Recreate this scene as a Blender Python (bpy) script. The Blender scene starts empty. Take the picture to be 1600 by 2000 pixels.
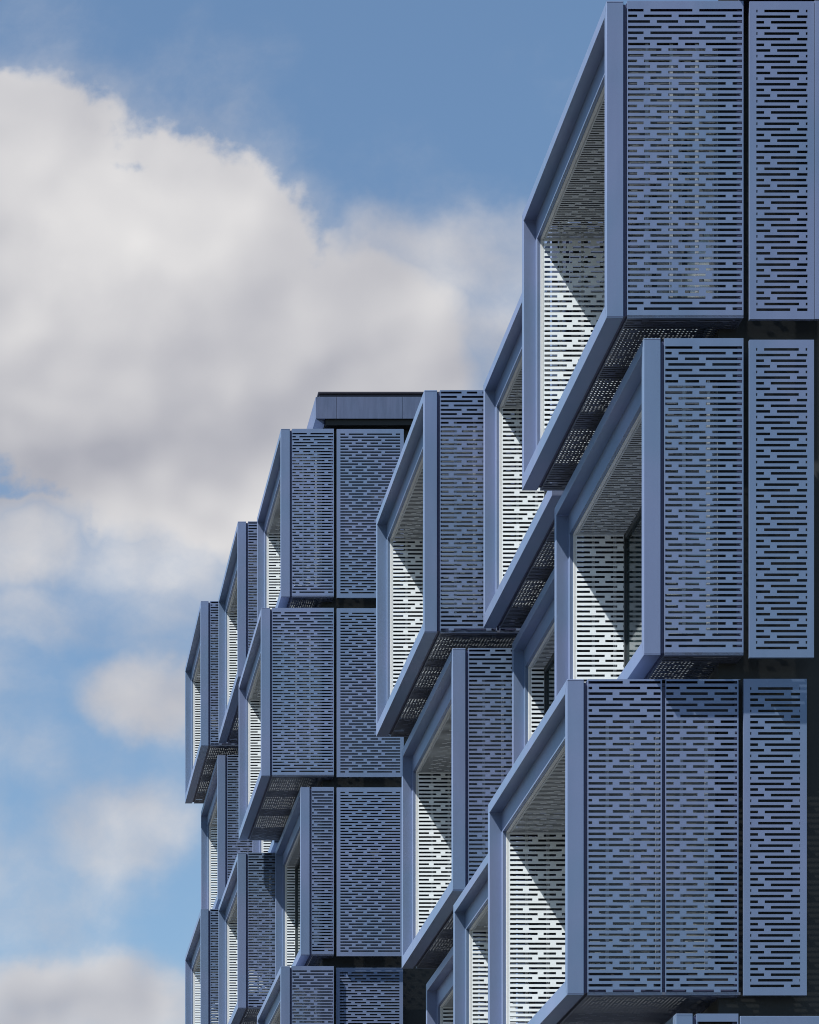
import bpy, math, random
from mathutils import Vector

random.seed(7)
SC = bpy.context.scene
C = SC.collection

# ------------------------------------------------------------------ scale
# u = 1/1600 of the photograph's width at the distance of the first end wall
K = 0.00592            # metres per u
D0 = 39.5              # metres from camera to that end wall
EYE = 1.6
VX, VY = -94.6, 3237.3
F = D0 / K             # focal length in photograph pixels

# ------------------------------------------------------------------ camera
cam = bpy.data.cameras.new("camera")
cam.sensor_fit = 'HORIZONTAL'
cam.sensor_width = 36.0
cam.lens = F / 1600.0 * 36.0
cam.shift_x = (800 - VX) / 1600.0
cam.shift_y = (VY - 1000) / 1600.0
cam.clip_start = 0.5
cam.clip_end = 6000
co = bpy.data.objects.new("camera", cam)
C.objects.link(co)
co.location = (0, 0, EYE)
co.rotation_euler = (math.radians(90), 0, 0)
SC.camera = co

# ------------------------------------------------------------------ sun
SUN_D = Vector((0.40, 0.142, -0.645)).normalized()      # direction the light travels
SUN_EL = math.asin(-SUN_D.z)
SUN_ROT = math.atan2(-SUN_D.x, -SUN_D.y)
sun = bpy.data.lights.new("sun", 'SUN')
sun.energy = 5.0
sun.angle = math.radians(0.53)
sun.color = (1.0, 0.975, 0.94)
so = bpy.data.objects.new("sun", sun)
C.objects.link(so)
so.rotation_euler = SUN_D.to_track_quat('-Z', 'Y').to_euler()
so.location = (-20, -20, 60)

SC.view_settings.view_transform = 'Standard'
SC.view_settings.look = 'None'
SC.view_settings.exposure = 1.41
SC.view_settings.gamma = 1.0
SC.view_settings.use_curve_mapping = False
SC.cycles.max_bounces = 5
SC.cycles.diffuse_bounces = 3
SC.cycles.use_denoising = True
SC.cycles.filter_width = 1.0

# ------------------------------------------------------------------ world
W = bpy.data.worlds.new("World")
SC.world = W
W.use_nodes = True
nt = W.node_tree
nt.nodes.clear()
NN, LK = nt.nodes.new, nt.links.new


class G:
    """small helper for math on sockets of one node tree"""
    def __init__(s, tree):
        s.t = tree

    def set(s, inp, v):
        if isinstance(v, bpy.types.NodeSocket):
            s.t.links.new(v, inp)
        else:
            inp.default_value = v

    def m(s, op, a, b=0.0, c=None, clamp=False):
        n = s.t.nodes.new('ShaderNodeMath')
        n.operation = op
        n.use_clamp = clamp
        s.set(n.inputs[0], a)
        s.set(n.inputs[1], b)
        if c is not None:
            s.set(n.inputs[2], c)
        return n.outputs[0]

    def v(s, op, a, b=(0, 0, 0)):
        n = s.t.nodes.new('ShaderNodeVectorMath')
        n.operation = op
        s.set(n.inputs[0], a)
        s.set(n.inputs[1], b)
        return n.outputs['Value'] if op in ('LENGTH', 'DOT_PRODUCT', 'DISTANCE') else n.outputs[0]

    def ss(s, x, lo, hi, a=0.0, b=1.0):
        n = s.t.nodes.new('ShaderNodeMapRange')
        n.interpolation_type = 'SMOOTHSTEP'
        s.set(n.inputs['Value'], x)
        n.inputs['From Min'].default_value = lo
        n.inputs['From Max'].default_value = hi
        n.inputs['To Min'].default_value = a
        n.inputs['To Max'].default_value = b
        return n.outputs['Result']

    def noise(s, vec, scale, detail=6, rough=0.55, dist=0.0, lac=2.0):
        n = s.t.nodes.new('ShaderNodeTexNoise')
        s.set(n.inputs['Vector'], vec)
        n.inputs['Scale'].default_value = scale
        n.inputs['Detail'].default_value = detail
        n.inputs['Roughness'].default_value = rough
        n.inputs['Lacunarity'].default_value = lac
        n.inputs['Distortion'].default_value = dist
        return n

    def mix(s, f, a, b):
        n = s.t.nodes.new('ShaderNodeMix')
        n.data_type = 'RGBA'
        s.set(n.inputs['Factor'], f)
        s.set(n.inputs['A'], a)
        s.set(n.inputs['B'], b)
        return n.outputs['Result']


g = G(nt)
tc = NN('ShaderNodeTexCoord')
D = g.v('NORMALIZE', tc.outputs['Generated'])


def pdir(px, py):
    v = Vector((px - VX, F, VY - py)).normalized()
    return v


sky = NN('ShaderNodeTexSky')
sky.sky_type = 'NISHITA'
sky.sun_disc = False
sky.sun_elevation = SUN_EL
sky.sun_rotation = SUN_ROT
sky.altitude = 200
sky.air_density = 1.0
sky.dust_density = 0.9
sky.ozone_density = 1.6

# cloud field: soft masses at their directions plus fractal noise all round the sky
warp = g.noise(D, 9.0, 4, 0.6)
wv = g.v('SCALE', g.v('SUBTRACT', warp.outputs['Color'], (0.5, 0.5, 0.5)))
wv.node.inputs['Scale'].default_value = 0.035
warp2 = g.noise(D, 40.0, 4, 0.62)
wv2 = g.v('SCALE', g.v('SUBTRACT', warp2.outputs['Color'], (0.5, 0.5, 0.5)))
wv2.node.inputs['Scale'].default_value = 0.016
Dw = g.v('ADD', g.v('ADD', D, wv), wv2)


def masses(lst, k=0.18):
    out = None
    for px, py, rx, ry, w in lst:
        c = pdir(px, py)
        e = g.v('MULTIPLY', g.v('SUBTRACT', Dw, tuple(c)), (F / rx, 1.2, F / ry))
        b = g.ss(g.v('LENGTH', e), 1.5, 0.35, 0.0, w)
        out = b if out is None else g.m('SMOOTH_MAX', out, b, k)
    return out


def zone(px, py, rx, ry, lo=1.3, hi=0.2):
    e = g.v('MULTIPLY', g.v('SUBTRACT', Dw, tuple(pdir(px, py))), (F / rx, 1.2, F / ry))
    return g.ss(g.v('LENGTH', e), lo, hi)


# (px, py, rx, ry, weight)
BIG = [(-430, 600, 420, 330, 1.0),
       (10, 580, 340, 320, 1.05), (290, 650, 330, 310, 1.0), (560, 790, 320, 250, 0.95), (250, 840, 480, 110, 0.75),
       (0, 260, 80, 110, 0.62), (285, 330, 90, 55, 0.6), (900, 960, 300, 110, 0.7)]
THIN = [(790, 550, 250, 110, 0.62), (980, 500, 190, 75, 0.54), (900, 740, 240, 150, 0.66), (700, 620, 200, 110, 0.6),
        (470, 1010, 230, 90, 0.62), (20, 1050, 190, 95, 0.84), (290, 1360, 180, 100, 0.86), (275, 1630, 210, 120, 0.68),
        (120, 1970, 380, 115, 0.95), (230, 1210, 240, 80, 0.56), (60, 1200, 160, 80, 0.62), (130, 1490, 170, 80, 0.44),
        (320, 1090, 260, 110, 0.58), (130, 1700, 300, 170, 0.42), (30, 1330, 130, 90, 0.34), (120, 1480, 620, 480, 0.34)]
big = masses(BIG)
thin = masses(THIN)
bias = g.m('SMOOTH_MAX', big, thin, 0.15)
Ds = g.v('ADD', g.v('MULTIPLY', D, (1.0, 1.0, 1.3)), wv)
fb = g.noise(Ds, 13.0, 8, 0.62).outputs['Fac']
vo = nt.nodes.new('ShaderNodeTexVoronoi')
vo.feature = 'SMOOTH_F1'
vo.inputs['Scale'].default_value = 26.0
vo.inputs['Detail'].default_value = 1.0
vo.inputs['Roughness'].default_value = 0.55
vo.inputs['Smoothness'].default_value = 0.6
LK(g.v('ADD', Ds, wv2), vo.inputs['Vector'])
bil = g.m('SUBTRACT', 0.45, vo.outputs['Distance'])
# the same field sampled a little nearer to the sun gives the billows their relief
fs = g.noise(Ds, 11.0, 3.0, 0.5).outputs['Fac']
fl = g.noise(g.v('ADD', Ds, (-0.007, 0.0, 0.010)), 11.0, 3.0, 0.5).outputs['Fac']
# elsewhere in the sky scattered cumulus of the same sort
far = g.noise(g.v('ADD', D, (5.0, 2.0, 1.0)), 2.6, 4, 0.5).outputs['Fac']
sep = NN('ShaderNodeSeparateXYZ')
LK(D, sep.inputs[0])
ctr = pdir(300, 1000)
inframe = g.ss(g.v('DOT_PRODUCT', D, tuple(ctr)), 0.93, 0.985)
outb = g.m('MULTIPLY', g.ss(far, 0.57, 0.70, 0.0, 0.85), g.m('SUBTRACT', 1.0, inframe))
bias = g.m('MAXIMUM', bias, outb)
dens = g.m('ADD', bias, g.m('MULTIPLY', g.m('SUBTRACT', fb, 0.5), 1.15))
dens = g.m('ADD', dens, g.m('MULTIPLY', bil, g.m('ADD', 0.10, g.m('MULTIPLY', bias, 0.25))))
dens = g.m('SUBTRACT', dens, g.m('MULTIPLY', zone(262, 352, 70, 26), 0.2))
# dense cloud has a firm edge, thin cloud never quite covers the blue
alpha = g.m('MAXIMUM', g.m('MULTIPLY', g.ss(dens, 0.27, 0.47), g.ss(big, 0.12, 0.50)), g.ss(dens, 0.06, 0.90, 0.0, 0.94))
alpha = g.m('MULTIPLY', alpha, g.ss(sep.outputs[2], 0.0, 0.05))
rel = g.m('MULTIPLY', g.m('SUBTRACT', fs, fl), 3.1)


lum = g.m('ADD', 0.55, rel)
lum = g.m('SUBTRACT', lum, g.m('MULTIPLY', zone(120, 800, 480, 190, 1.6, 0.0), 0.17))
lum = g.m('SUBTRACT', lum, g.m('MULTIPLY', zone(0, 520, 110, 90), 0.16))
lum = g.m('ADD', lum, g.m('MULTIPLY', zone(190, 440, 260, 170), 0.26))
lum = g.m('ADD', lum, g.m('MULTIPLY', g.m('SUBTRACT', fb, 0.5), 0.36))
lum = g.m('ADD', lum, g.m('MULTIPLY', bil, 0.18), clamp=True)
CL_DARK = (0.155, 0.158, 0.178, 1)
CL_LITE = (0.308, 0.302, 0.301, 1)
cloud = g.mix(lum, CL_DARK, CL_LITE)
SKY_STRENGTH = 0.05
tint = NN('ShaderNodeMix')
tint.data_type = 'RGBA'
tint.blend_type = 'MULTIPLY'
tint.inputs['Factor'].default_value = 1.0
LK(sky.outputs[0], tint.inputs['A'])
tint.inputs['B'].default_value = (0.90, 1.0, 1.02, 1)
cl10 = g.v('SCALE', cloud)
cl10.node.inputs['Scale'].default_value = 1.0 / SKY_STRENGTH
final = g.mix(alpha, tint.outputs['Result'], cl10)
bg = NN('ShaderNodeBackground')
LK(final, bg.inputs['Color'])
bg.inputs['Strength'].default_value = SKY_STRENGTH
wo = NN('ShaderNodeOutputWorld')
LK(bg.outputs[0], wo.inputs['Surface'])
W.cycles.sampling_method = 'MANUAL'
W.cycles.sample_map_resolution = 512

# ------------------------------------------------------------------ materials


def new_mat(name):
    m = bpy.data.materials.new(name)
    m.use_nodes = True
    return m, m.node_tree.nodes['Principled BSDF'], G(m.node_tree)


def obj_pos(gg):
    """world position, so that neighbouring panels do not repeat"""
    n = gg.t.nodes.new('ShaderNodeNewGeometry')
    return n.outputs['Position']


def blue_paint(name, base, hue_a, hue_b, rough=0.42, streak=0.0, metal=0.25):
    m, p, gg = new_mat(name)
    pos = obj_pos(gg)
    n1 = gg.noise(pos, 0.55, 3, 0.5).outputs['Fac']
    n2 = gg.noise(pos, 95.0, 2, 0.7).outputs['Fac']
    n3 = gg.noise(gg.v('MULTIPLY', pos, (1.0, 1.0, 0.12)), 14.0 if streak else 5.0, 4, 0.6).outputs['Fac']
    oi = gg.t.nodes.new('ShaderNodeObjectInfo')
    f = gg.ss(n1, 0.36, 0.64)
    f = gg.m('ADD', f, gg.m('MULTIPLY', gg.m('SUBTRACT', oi.outputs['Random'], 0.5), 0.30), clamp=True)
    c = gg.mix(f, hue_a, hue_b)
    k = gg.m('ADD', 0.95, gg.m('MULTIPLY', n2, 0.10))
    k = gg.m('MULTIPLY', k, gg.m('ADD', 1.0 - 0.5 * (0.12 + streak), gg.m('MULTIPLY', n3, 0.12 + streak)))
    k = gg.m('MULTIPLY', k, gg.m('ADD', 0.955, gg.m('MULTIPLY', gg.m('FRACT', gg.m('MULTIPLY', oi.outputs['Random'], 7.13)), 0.09)))
    sc_ = gg.v('SCALE', c)
    gg.set(sc_.node.inputs['Scale'], k)
    gg.set(p.inputs['Base Color'], sc_)
    p.inputs['Metallic'].default_value = metal
    p.inputs['IOR'].default_value = 1.5
    gg.set(p.inputs['Roughness'], gg.m('ADD', rough - 0.06, gg.m('MULTIPLY', n3, 0.12)))
    b = gg.t.nodes.new('ShaderNodeBump')
    b.inputs['Strength'].default_value = 0.03
    b.inputs['Distance'].default_value = 0.01
    gg.set(b.inputs['Height'], gg.noise(pos, 2.2, 2, 0.5).outputs['Fac'])
    gg.set(p.inputs['Normal'], b.outputs[0])
    return m


BLUE = blue_paint("anodised_blue_metal", None, (0.132, 0.192, 0.298, 1), (0.162, 0.203, 0.322, 1), 0.46, 0.0, 0.55)
FASCIA = blue_paint("weathered_blue_zinc", None, (0.080, 0.108, 0.180, 1), (0.095, 0.114, 0.190, 1), 0.4, 0.45)


def plain(name, col, rough=0.5, metal=0.0, var=0.12, scale=3.0):
    m, p, gg = new_mat(name)
    pos = obj_pos(gg)
    n = gg.noise(pos, scale, 5, 0.6).outputs['Fac']
    k = gg.m('ADD', 1.0 - var * 0.5, gg.m('MULTIPLY', n, var))
    v = gg.v('SCALE', col[:3])
    gg.set(v.node.inputs['Scale'], k)
    gg.set(p.inputs['Base Color'], v)
    gg.set(p.inputs['Roughness'], gg.m('ADD', rough - 0.05, gg.m('MULTIPLY', n, 0.1)))
    p.inputs['Metallic'].default_value = metal
    return m


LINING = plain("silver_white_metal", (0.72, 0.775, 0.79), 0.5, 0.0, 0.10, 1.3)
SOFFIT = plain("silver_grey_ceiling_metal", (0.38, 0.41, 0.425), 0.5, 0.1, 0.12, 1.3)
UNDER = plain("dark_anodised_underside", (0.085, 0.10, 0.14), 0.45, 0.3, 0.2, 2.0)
SEAL = plain("pale_sealant_trim", (0.52, 0.54, 0.54), 0.7, 0.0, 0.3, 30.0)
DARK = plain("black_rainscreen", (0.006, 0.008, 0.008), 0.6, 0.0, 0.4, 1.5)
BACK = plain("shade_dark_sheet_back", (0.030, 0.034, 0.042), 0.6, 0.0, 0.2, 3.0)  # shade put into the colour of the backs, so slots read as unlit
LBACK = plain("dull_grey_sheet_back", (0.17, 0.185, 0.185), 0.6, 0.0, 0.2, 3.0)
DARKM = plain("dark_grey_window_frame", (0.035, 0.042, 0.046), 0.4, 0.3, 0.2, 6.0)
STEEL = plain("galvanised_steel", (0.5, 0.52, 0.53), 0.45, 0.3, 0.2, 12.0)
GRATE = plain("dull_floor_grating", (0.13, 0.14, 0.15), 0.5, 0.2, 0.2, 6.0)
GLASS = plain("dark_window_glass", (0.012, 0.020, 0.022), 0.08, 0.0, 0.1, 1.0)
ROOFM = plain("dark_roof_capping", (0.030, 0.028, 0.040), 0.45, 0.3, 0.2, 2.0)
GROUND = plain("grey_paving", (0.04, 0.04, 0.04), 0.85, 0.0, 0.35, 0.5)

FASCIA_D = plain("indigo_joint_metal", (0.035, 0.040, 0.090), 0.5, 0.2, 0.2, 4.0)

# ------------------------------------------------------------------ mesh helpers


class MB:
    def __init__(s):
        s.v, s.f, s.m = [], [], []

    def quad(s, a, b, c, d, mi=0):
        i = len(s.v)
        s.v += [a, b, c, d]
        s.f.append((i, i + 1, i + 2, i + 3))
        s.m.append(mi)

    def box(s, x0, x1, y0, y1, z0, z1, mi=0):
        i = len(s.v)
        s.v += [(x0, y0, z0), (x1, y0, z0), (x1, y1, z0), (x0, y1, z0), (x0, y0, z1), (x1, y0, z1), (x1, y1, z1), (x0, y1, z1)]
        for q in ((0, 3, 2, 1), (4, 5, 6, 7), (0, 1, 5, 4), (1, 2, 6, 5), (2, 3, 7, 6), (3, 0, 4, 7)):
            s.f.append(tuple(i + k for k in q))
            s.m.append(mi)

    def mesh(s, name, mats, xf=None):
        me = bpy.data.meshes.new(name)
        vs = s.v if xf is None else [xf(*p) for p in s.v]
        me.from_pydata(vs, [], s.f)
        for mm in mats:
            me.materials.append(mm)
        if len(mats) > 1:
            me.polygons.foreach_set('material_index', s.m)
        me.update()
        return me


def bevel_mesh(me, w=0.004):
    import bmesh
    bm = bmesh.new()
    bm.from_mesh(me)
    bmesh.ops.remove_doubles(bm, verts=bm.verts, dist=1e-5)
    bmesh.ops.recalc_face_normals(bm, faces=bm.faces)
    es = [e for e in bm.edges if len(e.link_faces) == 2 and e.calc_face_angle(0) > 0.7]
    bmesh.ops.bevel(bm, geom=es, offset=w, segments=2, affect='EDGES', profile=0.5, clamp_overlap=True)
    bm.to_mesh(me)
    bm.free()
    return me


PITCH = 11.0 * K
SLOT = 0.47 * PITCH
T = 0.004


def slots_for(rows_pat, ri, x0, x1, bw):
    cs = sorted(rows_pat[ri % len(rows_pat)])
    out, a = [], x0
    for c in cs:
        lo, hi = c - bw / 2, c + bw / 2
        if hi <= x0 or lo >= x1:
            continue
        if lo > a + 0.008:
            out.append((a, lo))
        a = max(a, hi)
    if x1 > a + 0.008:
        out.append((a, x1))
    return out


def slot_sheet(w, h, n, z_first, sx0, sx1, pat, bw=13.2 * K, t=T, ret=0.03, order=1):
    """perforated sheet in the x-z plane, front at y=0, back at y=t; slots run along x"""
    b = MB()
    zc = [z_first + i * PITCH for i in range(n)]
    edges = [0.0]
    for z in zc:
        edges += [z - SLOT / 2, z + SLOT / 2]
    edges.append(h)

    def both(xa, xb, za, zb):
        if xb - xa < 1e-5 or zb - za < 1e-5:
            return
        b.quad((xa, 0, za), (xb, 0, za), (xb, 0, zb), (xa, 0, zb))
        b.quad((xa, t, zb), (xb, t, zb), (xb, t, za), (xa, t, za), 1)
    for i in range(n + 1):
        both(0, w, edges[2 * i], edges[2 * i + 1])
    for i in range(n):
        za, zb = edges[2 * i + 1], edges[2 * i + 2]
        ss = slots_for(pat, i if order > 0 else (n - 1 - i), sx0, sx1, bw)
        a = 0.0
        for (s0, s1) in ss:
            both(a, s0, za, zb)
            a = s1
            b.quad((s0, 0, za), (s1, 0, za), (s1, t, za), (s0, t, za))
            b.quad((s0, t, zb), (s1, t, zb), (s1, 0, zb), (s0, 0, zb))
            b.quad((s0, 0, za), (s0, t, za), (s0, t, zb), (s0, 0, zb))
            b.quad((s1, t, za), (s1, 0, za), (s1, 0, zb), (s1, t, zb))
        both(a, w, za, zb)
    # folded edges
    r = ret
    for q in (((0, 0, 0), (0, r, 0), (0, r, h), (0, 0, h)), ((w, r, 0), (w, 0, 0), (w, 0, h), (w, r, h)),
              ((0, r, 0), (0, 0, 0), (w, 0, 0), (w, r, 0)), ((0, 0, h), (0, r, h), (w, r, h), (w, 0, h))):
        b.quad(*q)
    return b


# slot patterns: centres of the bridges per row, in u from the left edge of the slots
P_A = [[36.5, 132], [24, 91.5, 197], [49, 104, 145], [71.5, 157.5]]
P_WIDE = [[36.5, 132, 240, 331], [24, 91.5, 197, 300], [49, 104, 145, 262], [71.5, 157.5, 226, 318]]
P_C1 = [[41, 96], [54, 121], [14, 108], [74]]
P_C2 = [[46, 100], [21, 88], [33, 128], [68]]
P_END = [[9, 90], [73], [22, 104.5], [34, 150]]
P_D = [[27, 123], [88, 141], [48, 116], [60, 100]]
P_LIN = [[68, 109, 196], [56, 149], [96, 172], [35, 122, 208]]


def cu(pat, off=0.0):
    return [[(c + off) * K for c in r] for r in pat]


def link(name, me, parent, loc=(0, 0, 0), label=None):
    o = bpy.data.objects.new(name, me)
    C.objects.link(o)
    o.parent = parent
    o.location = loc
    if label:
        o['label'] = label
    return o


# ------------------------------------------------------------------ window bay types
H = 619.3 * K
L = 0.1482 * D0
WT = [340.0, 267.4, 194.7, 122.1]      # projection in u of the four kinds of bay
GL = 42.0                              # glazing line, u short of the inner edge
FT, FB = 23 * K, 31 * K                # face width of the frame at head and sill
FY = 0.125                             # and at the jambs
R1 = 27 * K                            # depth of the outer reveal
CW = 33 * K
LDT, LDY = 47 * K, 0.10                # ledge of the inner frame at head and jamb
R2 = 35 * K
CACHE = {}


def ring(b, x0, x1, y0, y1, z0, z1, fy0, fy1, fz0, fz1, mi=0, mu=None):
    """frame round an opening in a plane x = const; mitred"""
    o = [(y0, z0), (y1, z0), (y1, z1), (y0, z1)]
    n = [(y0 + fy0, z0 + fz0), (y1 - fy1, z0 + fz0), (y1 - fy1, z1 - fz1), (y0 + fy0, z1 - fz1)]
    for k in range(4):
        a, c = o[k], o[(k + 1) % 4]
        d, e = n[k], n[(k + 1) % 4]
        b.quad((x0, a[0], a[1]), (x0, d[0], d[1]), (x0, e[0], e[1]), (x0, c[0], c[1]), mi)        # face
        b.quad((x1, a[0], a[1]), (x1, c[0], c[1]), (x1, e[0], e[1]), (x1, d[0], d[1]), mi)        # back
        b.quad((x0, a[0], a[1]), (x0, c[0], c[1]), (x1, c[0], c[1]), (x1, a[0], a[1]), mi)        # outside
        b.quad((x0, d[0], d[1]), (x1, d[0], d[1]), (x1, e[0], e[1]), (x0, e[0], e[1]), mi)        # reveal


def frame_mesh():
    if 'frame' in CACHE:
        return CACHE['frame']
    b = MB()
    # hollow outer ring, its outside is CW deep, its reveal R1 deep
    ring(b, 0, CW, 0, L, 0, H, FY, FY, FB, FT)
    me0 = b.mesh("frame_blank", [BLUE])
    bevel_mesh(me0, 0.005)
    b2 = MB()
    b2.v = [tuple(v.co) for v in me0.vertices]
    b2.f = [tuple(p.vertices) for p in me0.polygons]
    b2.m = [0] * len(b2.f)
    q = 0.0025
    for (ya, yb, za, zb) in ((0, FY, 0, FB), (L, L - FY, 0, FB), (0, FY, H, H - FT), (L, L - FY, H, H - FT)):
        b2.quad((-0.0006, ya, za - q), (-0.0006, ya, za + q), (-0.0006, yb, zb + q), (-0.0006, yb, zb - q), 1)
    for zz in (0.016, H - 0.016):
        b2.box(0.004, CW - 0.004, -0.0008, 0.001, zz - 0.002, zz + 0.002, 1)
    me = b2.mesh("window_bay_frame", [BLUE, FASCIA_D])
    CACHE['frame'] = me
    return me


def inner_frame_mesh():
    if 'inner' in CACHE:
        return CACHE['inner']
    b = MB()
    ring(b, R1, R2, FY - 0.002, L - FY + 0.002, FB - 0.002, H - FT + 0.002, LDY, LDY, 12 * K, LDT)
    me = b.mesh("inner_frame", [BLUE])
    bevel_mesh(me, 0.004)
    CACHE['inner'] = me
    return me


def seal_mesh():
    if 'seal' in CACHE:
        return CACHE['seal']
    b = MB()
    y0, y1 = FY + LDY - 0.01, L - FY - LDY + 0.01
    z0, z1 = FB + 12 * K - 0.01, H - FT - LDT + 0.01
    ring(b, R2 + 0.001, R2 + 6 * K, y0, y1, z0, z1, 0.024, 0.024, 0.02, 0.026)
    CACHE['seal'] = b.mesh("opening_seal", [SEAL])
    return CACHE['seal']


LX0 = R2 + 6 * K + 0.004      # linings start here
LY0 = FY + LDY + 0.018        # lining plane from the bay's side
LZ0 = FB + 12 * K + 0.012
LZ1 = H - FT - LDT - 0.018


def side_panel_meshes(t, kind):
    key = ('side', t, kind)
    if key in CACHE:
        return CACHE[key]
    w = WT[t] * K
    x0 = 40.5 * K
    out = []
    if kind == 'tall':       # slots almost to the edges, in two sheets when wide
        n, zf = 56, 8.0 * K
        spans = [(x0, w)] if t else [(x0, 186 * K), (193 * K, w - 4 * K)]
        pats = [P_D] if t else [P_C1, P_C2]
    elif kind == 'middle':
        n, zf = 56, 8.0 * K
        spans = [(x0, w)] if t else [(x0, 186 * K), (193 * K, w - 4 * K)]
        pats = [P_D] if t else [P_D, P_C2]
    else:
        n, zf = 54, 18.0 * K
        spans = [(x0, w)]
        pats = [P_WIDE]
    for (a, c), pat in zip(spans, pats):
        ww = c - a
        off = 0.0
        if pat is P_WIDE:
            off = (WT[t] - WT[1])
            if off < 0:
                pt = cu(pat, 2 + off)
            else:
                pt = cu(pat, 2)
        else:
            pt = cu(pat, 1.5)
        b = slot_sheet(ww, H, n, zf, 1.5 * K, ww - 2.5 * K, pt, order=(-1 if pat is P_WIDE else 1))
        out.append((a, b.mesh("side_panel", [BLUE, BACK])))
    CACHE[key] = out
    return out


def far_panel_mesh(t):
    key = ('far', t)
    if key in CACHE:
        return CACHE[key]
    w = WT[t] * K - 40.5 * K
    b = slot_sheet(w, H, 54, 18 * K, 1.5 * K, w - 2.5 * K, cu(P_WIDE, 9), ret=0.03)
    me = b.mesh("side_panel", [BLUE, BACK], lambda x, y, z: (x, -y, z))
    CACHE[key] = me
    return me


def lining_mesh(t, far):
    key = ('lin', t, far)
    if key in CACHE:
        return CACHE[key]
    w = (WT[t] - GL) * K - LX0
    h = LZ1 - LZ0
    n = int((h - 10 * K) / PITCH)
    zf = (1.5 * K - LZ0) % PITCH + PITCH
    n = int((h - zf - 4 * K) / PITCH) + 1
    b = slot_sheet(w, h, n, zf, 1.5 * K, w - 3 * K, cu(P_LIN, 2), ret=0.02, order=-1)
    me = b.mesh("side_lining", [LINING, LBACK], (None if far else (lambda x, y, z: (x, -y, z))))
    CACHE[key] = me
    return me


def flat_mesh(t, what):
    key = (what, t)
    if key in CACHE:
        return CACHE[key]
    if what == 'ceiling':
        w = (WT[t] - GL) * K - LX0
        h = L - 2 * LY0
        n = int((h - 5 * K) / PITCH)
        b = slot_sheet(w, h, n, (h - (n - 1) * PITCH) / 2, 4 * K, w - 3 * K, cu(P_WIDE, 6), ret=0.02)
        me = b.mesh("ceiling_lining", [SOFFIT, BACK], lambda x, y, z: (x, z, y))
    else:
        w = WT[t] * K - 40.5 * K
        h = L
        n = int((h - 12 * K) / PITCH)
        b = slot_sheet(w, h, n, (h - (n - 1) * PITCH) / 2, 3 * K, w - 4 * K, cu(P_WIDE, 2), ret=0.03)
        me = b.mesh("underside_panel", [UNDER, BACK], lambda x, y, z: (x, z, y))
    CACHE[key] = me
    return me


def box_mesh(key, name, mat, *boxes, bev=0.0):
    if key in CACHE:
        return CACHE[key]
    b = MB()
    for bx in boxes:
        b.box(*bx)
    me = b.mesh(name, [mat])
    if bev:
        bevel_mesh(me, bev)
    CACHE[key] = me
    return me


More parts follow.
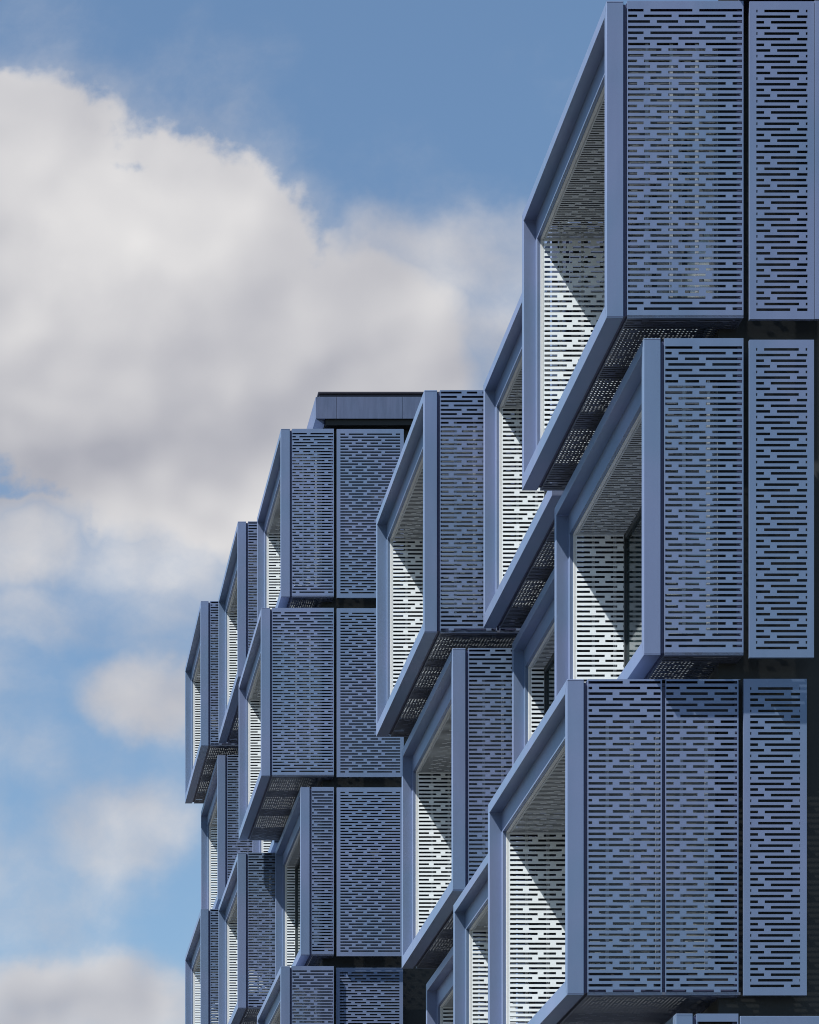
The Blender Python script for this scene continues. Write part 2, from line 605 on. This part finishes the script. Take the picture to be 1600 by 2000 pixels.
def window_bay(building, x, y, z, t, kind='short', label=None):
    """one projecting bay; x, y, z its near lower left corner in the building's own space"""
    o = link("window_bay", frame_mesh(), building, (x, y, z), label)
    w = WT[t] * K
    link("inner_frame", inner_frame_mesh(), o)
    link("opening_seal", seal_mesh(), o)
    # dark recessed carcass showing in the groove behind the frame and round the sheets
    cx0 = CW - 0.001
    key = ('carcass', t)
    if key not in CACHE:
        b = MB()
        g0, g1 = 0.028, 0.075
        xe = WT[t] * K - 0.012
        # flanges at the four long edges and across the ends
        for (ya, yb) in ((g0, g1), (L - g1, L - g0)):
            b.box(cx0, cx0 + 0.075, ya, yb, 0.03, H - 0.03)
            b.box(xe - 0.05, xe, ya, yb, 0.03, H - 0.03)
            b.box(cx0 + 0.075, xe - 0.05, ya, yb, 0.035, 0.075)
            b.box(cx0 + 0.075, xe - 0.05, ya, yb, H - 0.075, H - 0.04)
            if t == 0:
                b.box(185 * K, 194 * K, ya, yb, 0.08, H - 0.08)
        for (za, zb) in ((0.034, 0.078), (H - 0.078, H - 0.034)):
            b.box(cx0, cx0 + 0.075, g1 + 0.001, L - g1 - 0.001, za, zb)
            b.box(xe - 0.05, xe, g1 + 0.001, L - g1 - 0.001, za, zb)
        CACHE[key] = b.mesh("carcass_frame", [FASCIA_D])
    link("carcass_frame", CACHE[key], o)
    for a, me in side_panel_meshes(t, kind):
        link("side_panel", me, o, (a, 0.0, 0))
    link("side_panel", far_panel_mesh(t), o, (40.5 * K, L, 0))
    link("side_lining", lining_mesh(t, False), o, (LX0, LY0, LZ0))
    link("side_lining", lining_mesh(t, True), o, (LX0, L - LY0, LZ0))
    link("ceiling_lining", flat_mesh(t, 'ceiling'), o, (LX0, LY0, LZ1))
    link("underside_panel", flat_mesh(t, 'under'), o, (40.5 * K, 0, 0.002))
    xg = (WT[t] - GL) * K
    link("top_panel", box_mesh(('top', t), "top_panel", BLUE, (40.5 * K, w, 0.001, L - 0.001, H - 0.006, H - 0.001)), o)
    link("ceiling_shade_board", box_mesh(('ins', t), "ceiling_shade_board", DARK, (CW + 0.08, w - 0.06, 0.08, L - 0.08, H - 0.12, H - 0.079)), o)  # black board added above the ceiling to put shade behind its slots
    for ya, yb in ((0.10, 0.55), (1.80, 2.15), (3.35, 3.85), (5.2, 5.75)):
        link("floor_tray", box_mesh(('tray', t, ya), "floor_tray", DARKM, (LX0 + 0.002, xg, ya, yb, 0.09, 0.13)), o)
    link("slot_shade_plate", box_mesh(('eplo', t), "slot_shade_plate", BACK, (CW + 0.08, w - 0.06, 0.100, 0.106, 0.08, LZ0 + 0.01)), o)  # dark plates added as shade behind the lowest and topmost slot rows
    link("slot_shade_plate", box_mesh(('ephi', t), "slot_shade_plate", BACK, (CW + 0.08, w - 0.06, 0.100, 0.106, LZ1 - 0.01, H - 0.125)), o)
    nb = int((xg - LX0) / 0.048)
    link("floor_grating", box_mesh(('grate', t), "floor_grating", GRATE,
                                   *[(LX0 + 0.004 + i * 0.048, LX0 + 0.031 + i * 0.048, LY0 + 0.01, L - LY0 - 0.01, LZ0 - 0.03, LZ0 - 0.006)
                                     for i in range(nb)]), o)
    # studs between the two skins
    sx = [s * K for s in (80, 128, 178, 226, 275) if s < WT[t] - GL - 8]
    sme = box_mesh('stud', "stud", STEEL, (0, 0.036, 0, 0.03, 0.09, H - 0.09))
    for s in sx:
        link("stud", sme, o, (s, 0.12, 0))
        link("stud", sme, o, (s, L - 0.15, 0))
    # window behind: frame and three panes
    zb0, zt0 = LZ0 + 0.01, LZ1 - 0.01
    ya, yb = LY0 + 0.006, L - LY0 - 0.006
    n = 3
    fr = []
    d = (yb - ya) / n
    for i in range(n + 1):
        yc = ya + i * d
        a_, b_ = (yc, yc + 0.05) if i == 0 else ((yc - 0.05, yc) if i == n else (yc - 0.03, yc + 0.03))
        fr.append((-0.035, 0.03, a_, b_, zb0, zt0))
    for i in range(n):
        y0_ = ya + i * d + (0.052 if i == 0 else 0.032)
        y1_ = ya + (i + 1) * d - (0.052 if i == n - 1 else 0.032)
        fr.append((-0.030, 0.03, y0_, y1_, zb0, zb0 + 0.06))
        fr.append((-0.030, 0.03, y0_, y1_, zt0 - 0.07, zt0))
    link("window_frame", box_mesh('wframe', "window_frame", DARKM, *fr, bev=0.004), o, (xg, 0, 0))
    pme = box_mesh('pane', "window_pane", GLASS, (0, 0.012, 0.04, d - 0.04, zb0 + 0.062, zt0 - 0.072))
    for i in range(n):
        link("window_pane", pme, o, (xg, ya + i * d, 0))
    return o



# ------------------------------------------------------------------ setting
gm = MB()
gm.quad((-3000, -3000, 0), (3000, -3000, 0), (3000, 3000, 0), (-3000, 3000, 0))
go = bpy.data.objects.new("ground", gm.mesh("ground", [GROUND]))
C.objects.link(go)
go['kind'] = 'structure'

# ------------------------------------------------------------------ buildings
BP = 0.1536 * D0


def building(name, ex, ey, label):
    e = bpy.data.objects.new(name, None)
    C.objects.link(e)
    e.location = (ex, ey, 0)
    e.empty_display_size = 2
    e['label'] = label
    e['category'] = 'building'
    return e


def end_panel(bld, name, x, y, z, w_u, h_u, n, zf, pat, m_u=13.0, order=-1):
    b = slot_sheet(w_u * K, h_u * K, n, zf * K, m_u * K, (w_u - m_u) * K, cu(pat, m_u), ret=0.05, order=order)
    return link(name, b.mesh(name, [BLUE, BACK]), bld, (x, y, z))


def wall(bld, name, mat, *boxes):
    b = MB()
    for bx in boxes:
        b.box(*bx)
    return link(name, b.mesh(name, [mat]), bld)


# ---- front building (right): its origin at the near end of the facade line
Z0 = 3235.9
DP = 658.96
XR = 1547.0
front = building("office_building", XR * K, D0, "nearer blue metal block at the right with white lined bays stepping out over each other")


def fb_z(lv):
    return (Z0 - 619.3 - lv * DP) * K + EYE


def fbay(lv, bay, t, kind, dy=0.0, dxu=0.0, label=None):
    return window_bay(front, -WT[t] * K + dxu * K, bay * BP + dy, fb_z(lv), t, kind, label)


REC = 0.15
fbay(0, 0, 1, 'short')
fbay(0, 1, 2, 'tall')
fbay(0, 2, 0, 'middle')
fbay(1, 0, 2, 'short')
fbay(1, 1, 3, 'tall')
fbay(1, 2, 1, 'tall')
fbay(2, 0, 0, 'tall', REC)
fbay(2, 1, 1, 'tall', REC)
fbay(2, 2, 2, 'tall', REC)
fbay(3, 0, 3, 'short', 0.05, -8)
fbay(3, 1, 2, 'tall')
fbay(3, 2, 3, 'tall')

# end wall sheets beside the first bays
for lv, (dz, dy, wu) in enumerate(((-4.5, -0.03, 126), (-5.5, -0.02, 126), (-1.0, REC - 0.01, 124))):
    end_panel(front, "end_panel", (11.0 if lv < 2 else 5.7) * K, dy, fb_z(lv) + dz * K, wu, 620.5, 54, 18.5, P_END)
pb = MB()
pb.box(0, 60 * K, 0, 0.05, 0, 622 * K)
link("plain_panel", bevel_mesh(pb.mesh("plain_panel", [BLUE]), 0.004), front, (138.0 * K, -0.03, fb_z(0) - 4.5 * K))
pb = MB()
pb.box(-8 * K, 230 * K, -0.02, 0.42, 0, 0.02)
link("sun_block_plate", pb.mesh("sun_block_plate", [ROOFM]), front, (0, 0, fb_z(0) + H + 0.012))  # added plate, blocks the sun from the core wall behind the end sheets
# top edge of the storey below
pb = MB()
pb.box(0, 170 * K, 0, 0.05, 0, 619 * K)
link("plain_panel", bevel_mesh(pb.mesh("plain_panel", [BLUE]), 0.004), front, (-5.0 * K, 0.03, fb_z(3) - 5 * K))

ztop_f = (Z0 + 30) * K + EYE
depth_f = 2 * BP + L
xg = (-GL + 6) * K
wall(front, "core_wall", DARK, (xg, 26.0, 0.34, depth_f - 0.05, fb_z(3) - 1.0, ztop_f))
wall(front, "base_wall", DARK, (xg + 0.4, 26.0, 0.8, depth_f - 0.5, 0.0, fb_z(3) - 1.01))
wall(front, "roof_deck", ROOFM, (0.6, 26.2, 0.3, depth_f + 0.05, ztop_f + 0.003, ztop_f + 0.15))
# dark glazed sheets on the recessed end wall, right of the perforated sheets
for lv in range(3):
    for i in range(3):
        pb = MB()
        pb.box(0, 1.35, 0, 0.03, 0, H - 0.25)
        link("dark_wall_panel", bevel_mesh(pb.mesh("dark_wall_panel", [GLASS]), 0.004), front,
             (142 * K + 0.30 + i * 1.40, 0.305, fb_z(lv) + 0.1))

# ---- rear building (left)
Z3 = 4519.2
YL = 1.883
XRL = 1406.4
rear = building("office_building", XRL * K, YL * D0, "farther blue metal block at the left, two storeys taller, with a flat roof overhang")


def rb_z(lv):
    return (Z3 - 619.3 - lv * DP) * K + EYE


def rbay(lv, bay, t, kind='short'):
    return window_bay(rear, -WT[t] * K, bay * BP, rb_z(lv), t, kind)


RB = [(0, 0, 2, 'short'), (0, 1, 1, 'tall'), (0, 2, 0, 'tall'),
      (1, 0, 1, 'short'), (1, 1, 3, 'tall'), (1, 2, 1, 'tall'),
      (2, 0, 3, 'short'), (2, 1, 1, 'tall'), (2, 2, 0, 'tall'),
      (3, 0, 2, 'short'), (3, 1, 3, 'tall'), (3, 2, 1, 'tall')]
for a in RB:
    rbay(*a)
for lv in range(4):
    end_panel(rear, "end_panel", 10.5 * K, (-0.02 if lv < 3 else 0.10), rb_z(lv) - 3.5 * K, 246, 620.5, 54, 18.5, P_A, order=(-1 if lv % 2 else 1))
ztop_r = (Z3 + 30) * K + EYE
depth_r = 2 * BP + L
wall(rear, "core_wall", DARK, (xg, 24.0, 0.34, depth_r - 0.05, 4.0, ztop_r))
wall(rear, "base_wall", DARK, (xg + 0.4, 24.0, 0.8, depth_r - 0.5, 0.0, 3.99))

# roof overhang: fascia sheets with open joints, chamfered soffit, dark capping
fx = 1339.5 - XRL          # left end of the fascia in u
fz0 = (3237.3 - 817.6) * YL * K + EYE
fz1 = (3237.3 - 775.0) * YL * K + EYE
cor = MB()
cor.box((fx + 3) * K, 24.0, 0.03, depth_r + 0.3, fz0 + 0.06, fz1 - 0.012)
co_ = link("roof_overhang", cor.mesh("roof_overhang", [FASCIA]), rear)
xs = [fx * K, (657.4 + 94.6) * YL * K - XRL * K, (787 + 94.6) * YL * K - XRL * K]
while xs[-1] < 20:
    xs.append(xs[-1] + xs[2] - xs[1])
for i in range(len(xs) - 1):
    b = MB()
    b.box(xs[i] + (0.004 if i else 0), xs[i + 1] - 0.004, 0, 0.028, fz0, fz1)
    link("fascia_panel", bevel_mesh(b.mesh("fascia_panel", [FASCIA]), 0.003), co_)
ys = 0.03
while ys < depth_r:
    b = MB()
    b.box(fx * K, fx * K + 0.017, ys + 0.004, ys + 2.4, fz0, fz1)
    link("fascia_panel", bevel_mesh(b.mesh("fascia_panel", [FASCIA]), 0.003), co_)
    ys += 2.408
# sloping soffit piece under the corner
b = MB()
a0, a1 = fx * K, fx * K + 0.20
b.quad((a0, 0.0, fz0), (a0, depth_r, fz0), (a1, depth_r, fz0 - 0.10), (a1, 0.10, fz0 - 0.10))
b.quad((a0, 0.0, fz0), (a1, 0.10, fz0 - 0.10), (a1 + 0.004, 0.10, fz0 - 0.002), (a1 + 0.004, 0.0, fz0 - 0.001))
link("soffit_panel", b.mesh("soffit_panel", [FASCIA]), co_)
b = MB()
b.box(a1 + 0.02, 24, 0.06, depth_r, fz0 - 0.12, fz0 + 0.05)
link("dark_soffit", b.mesh("dark_soffit", [DARK]), co_)
b = MB()
cz = (3237.3 - 764.5) * YL * K + EYE
b.box((624.4 + 94.6) * YL * K - XRL * K, 24, 0.05, depth_r, fz1 + 0.004, cz - 0.045)
b.box((624.4 + 94.6) * YL * K - XRL * K - 0.03, 24, 0.01, depth_r, cz - 0.041, cz)
link("roof_capping", bevel_mesh(b.mesh("roof_capping", [ROOFM]), 0.004), co_)
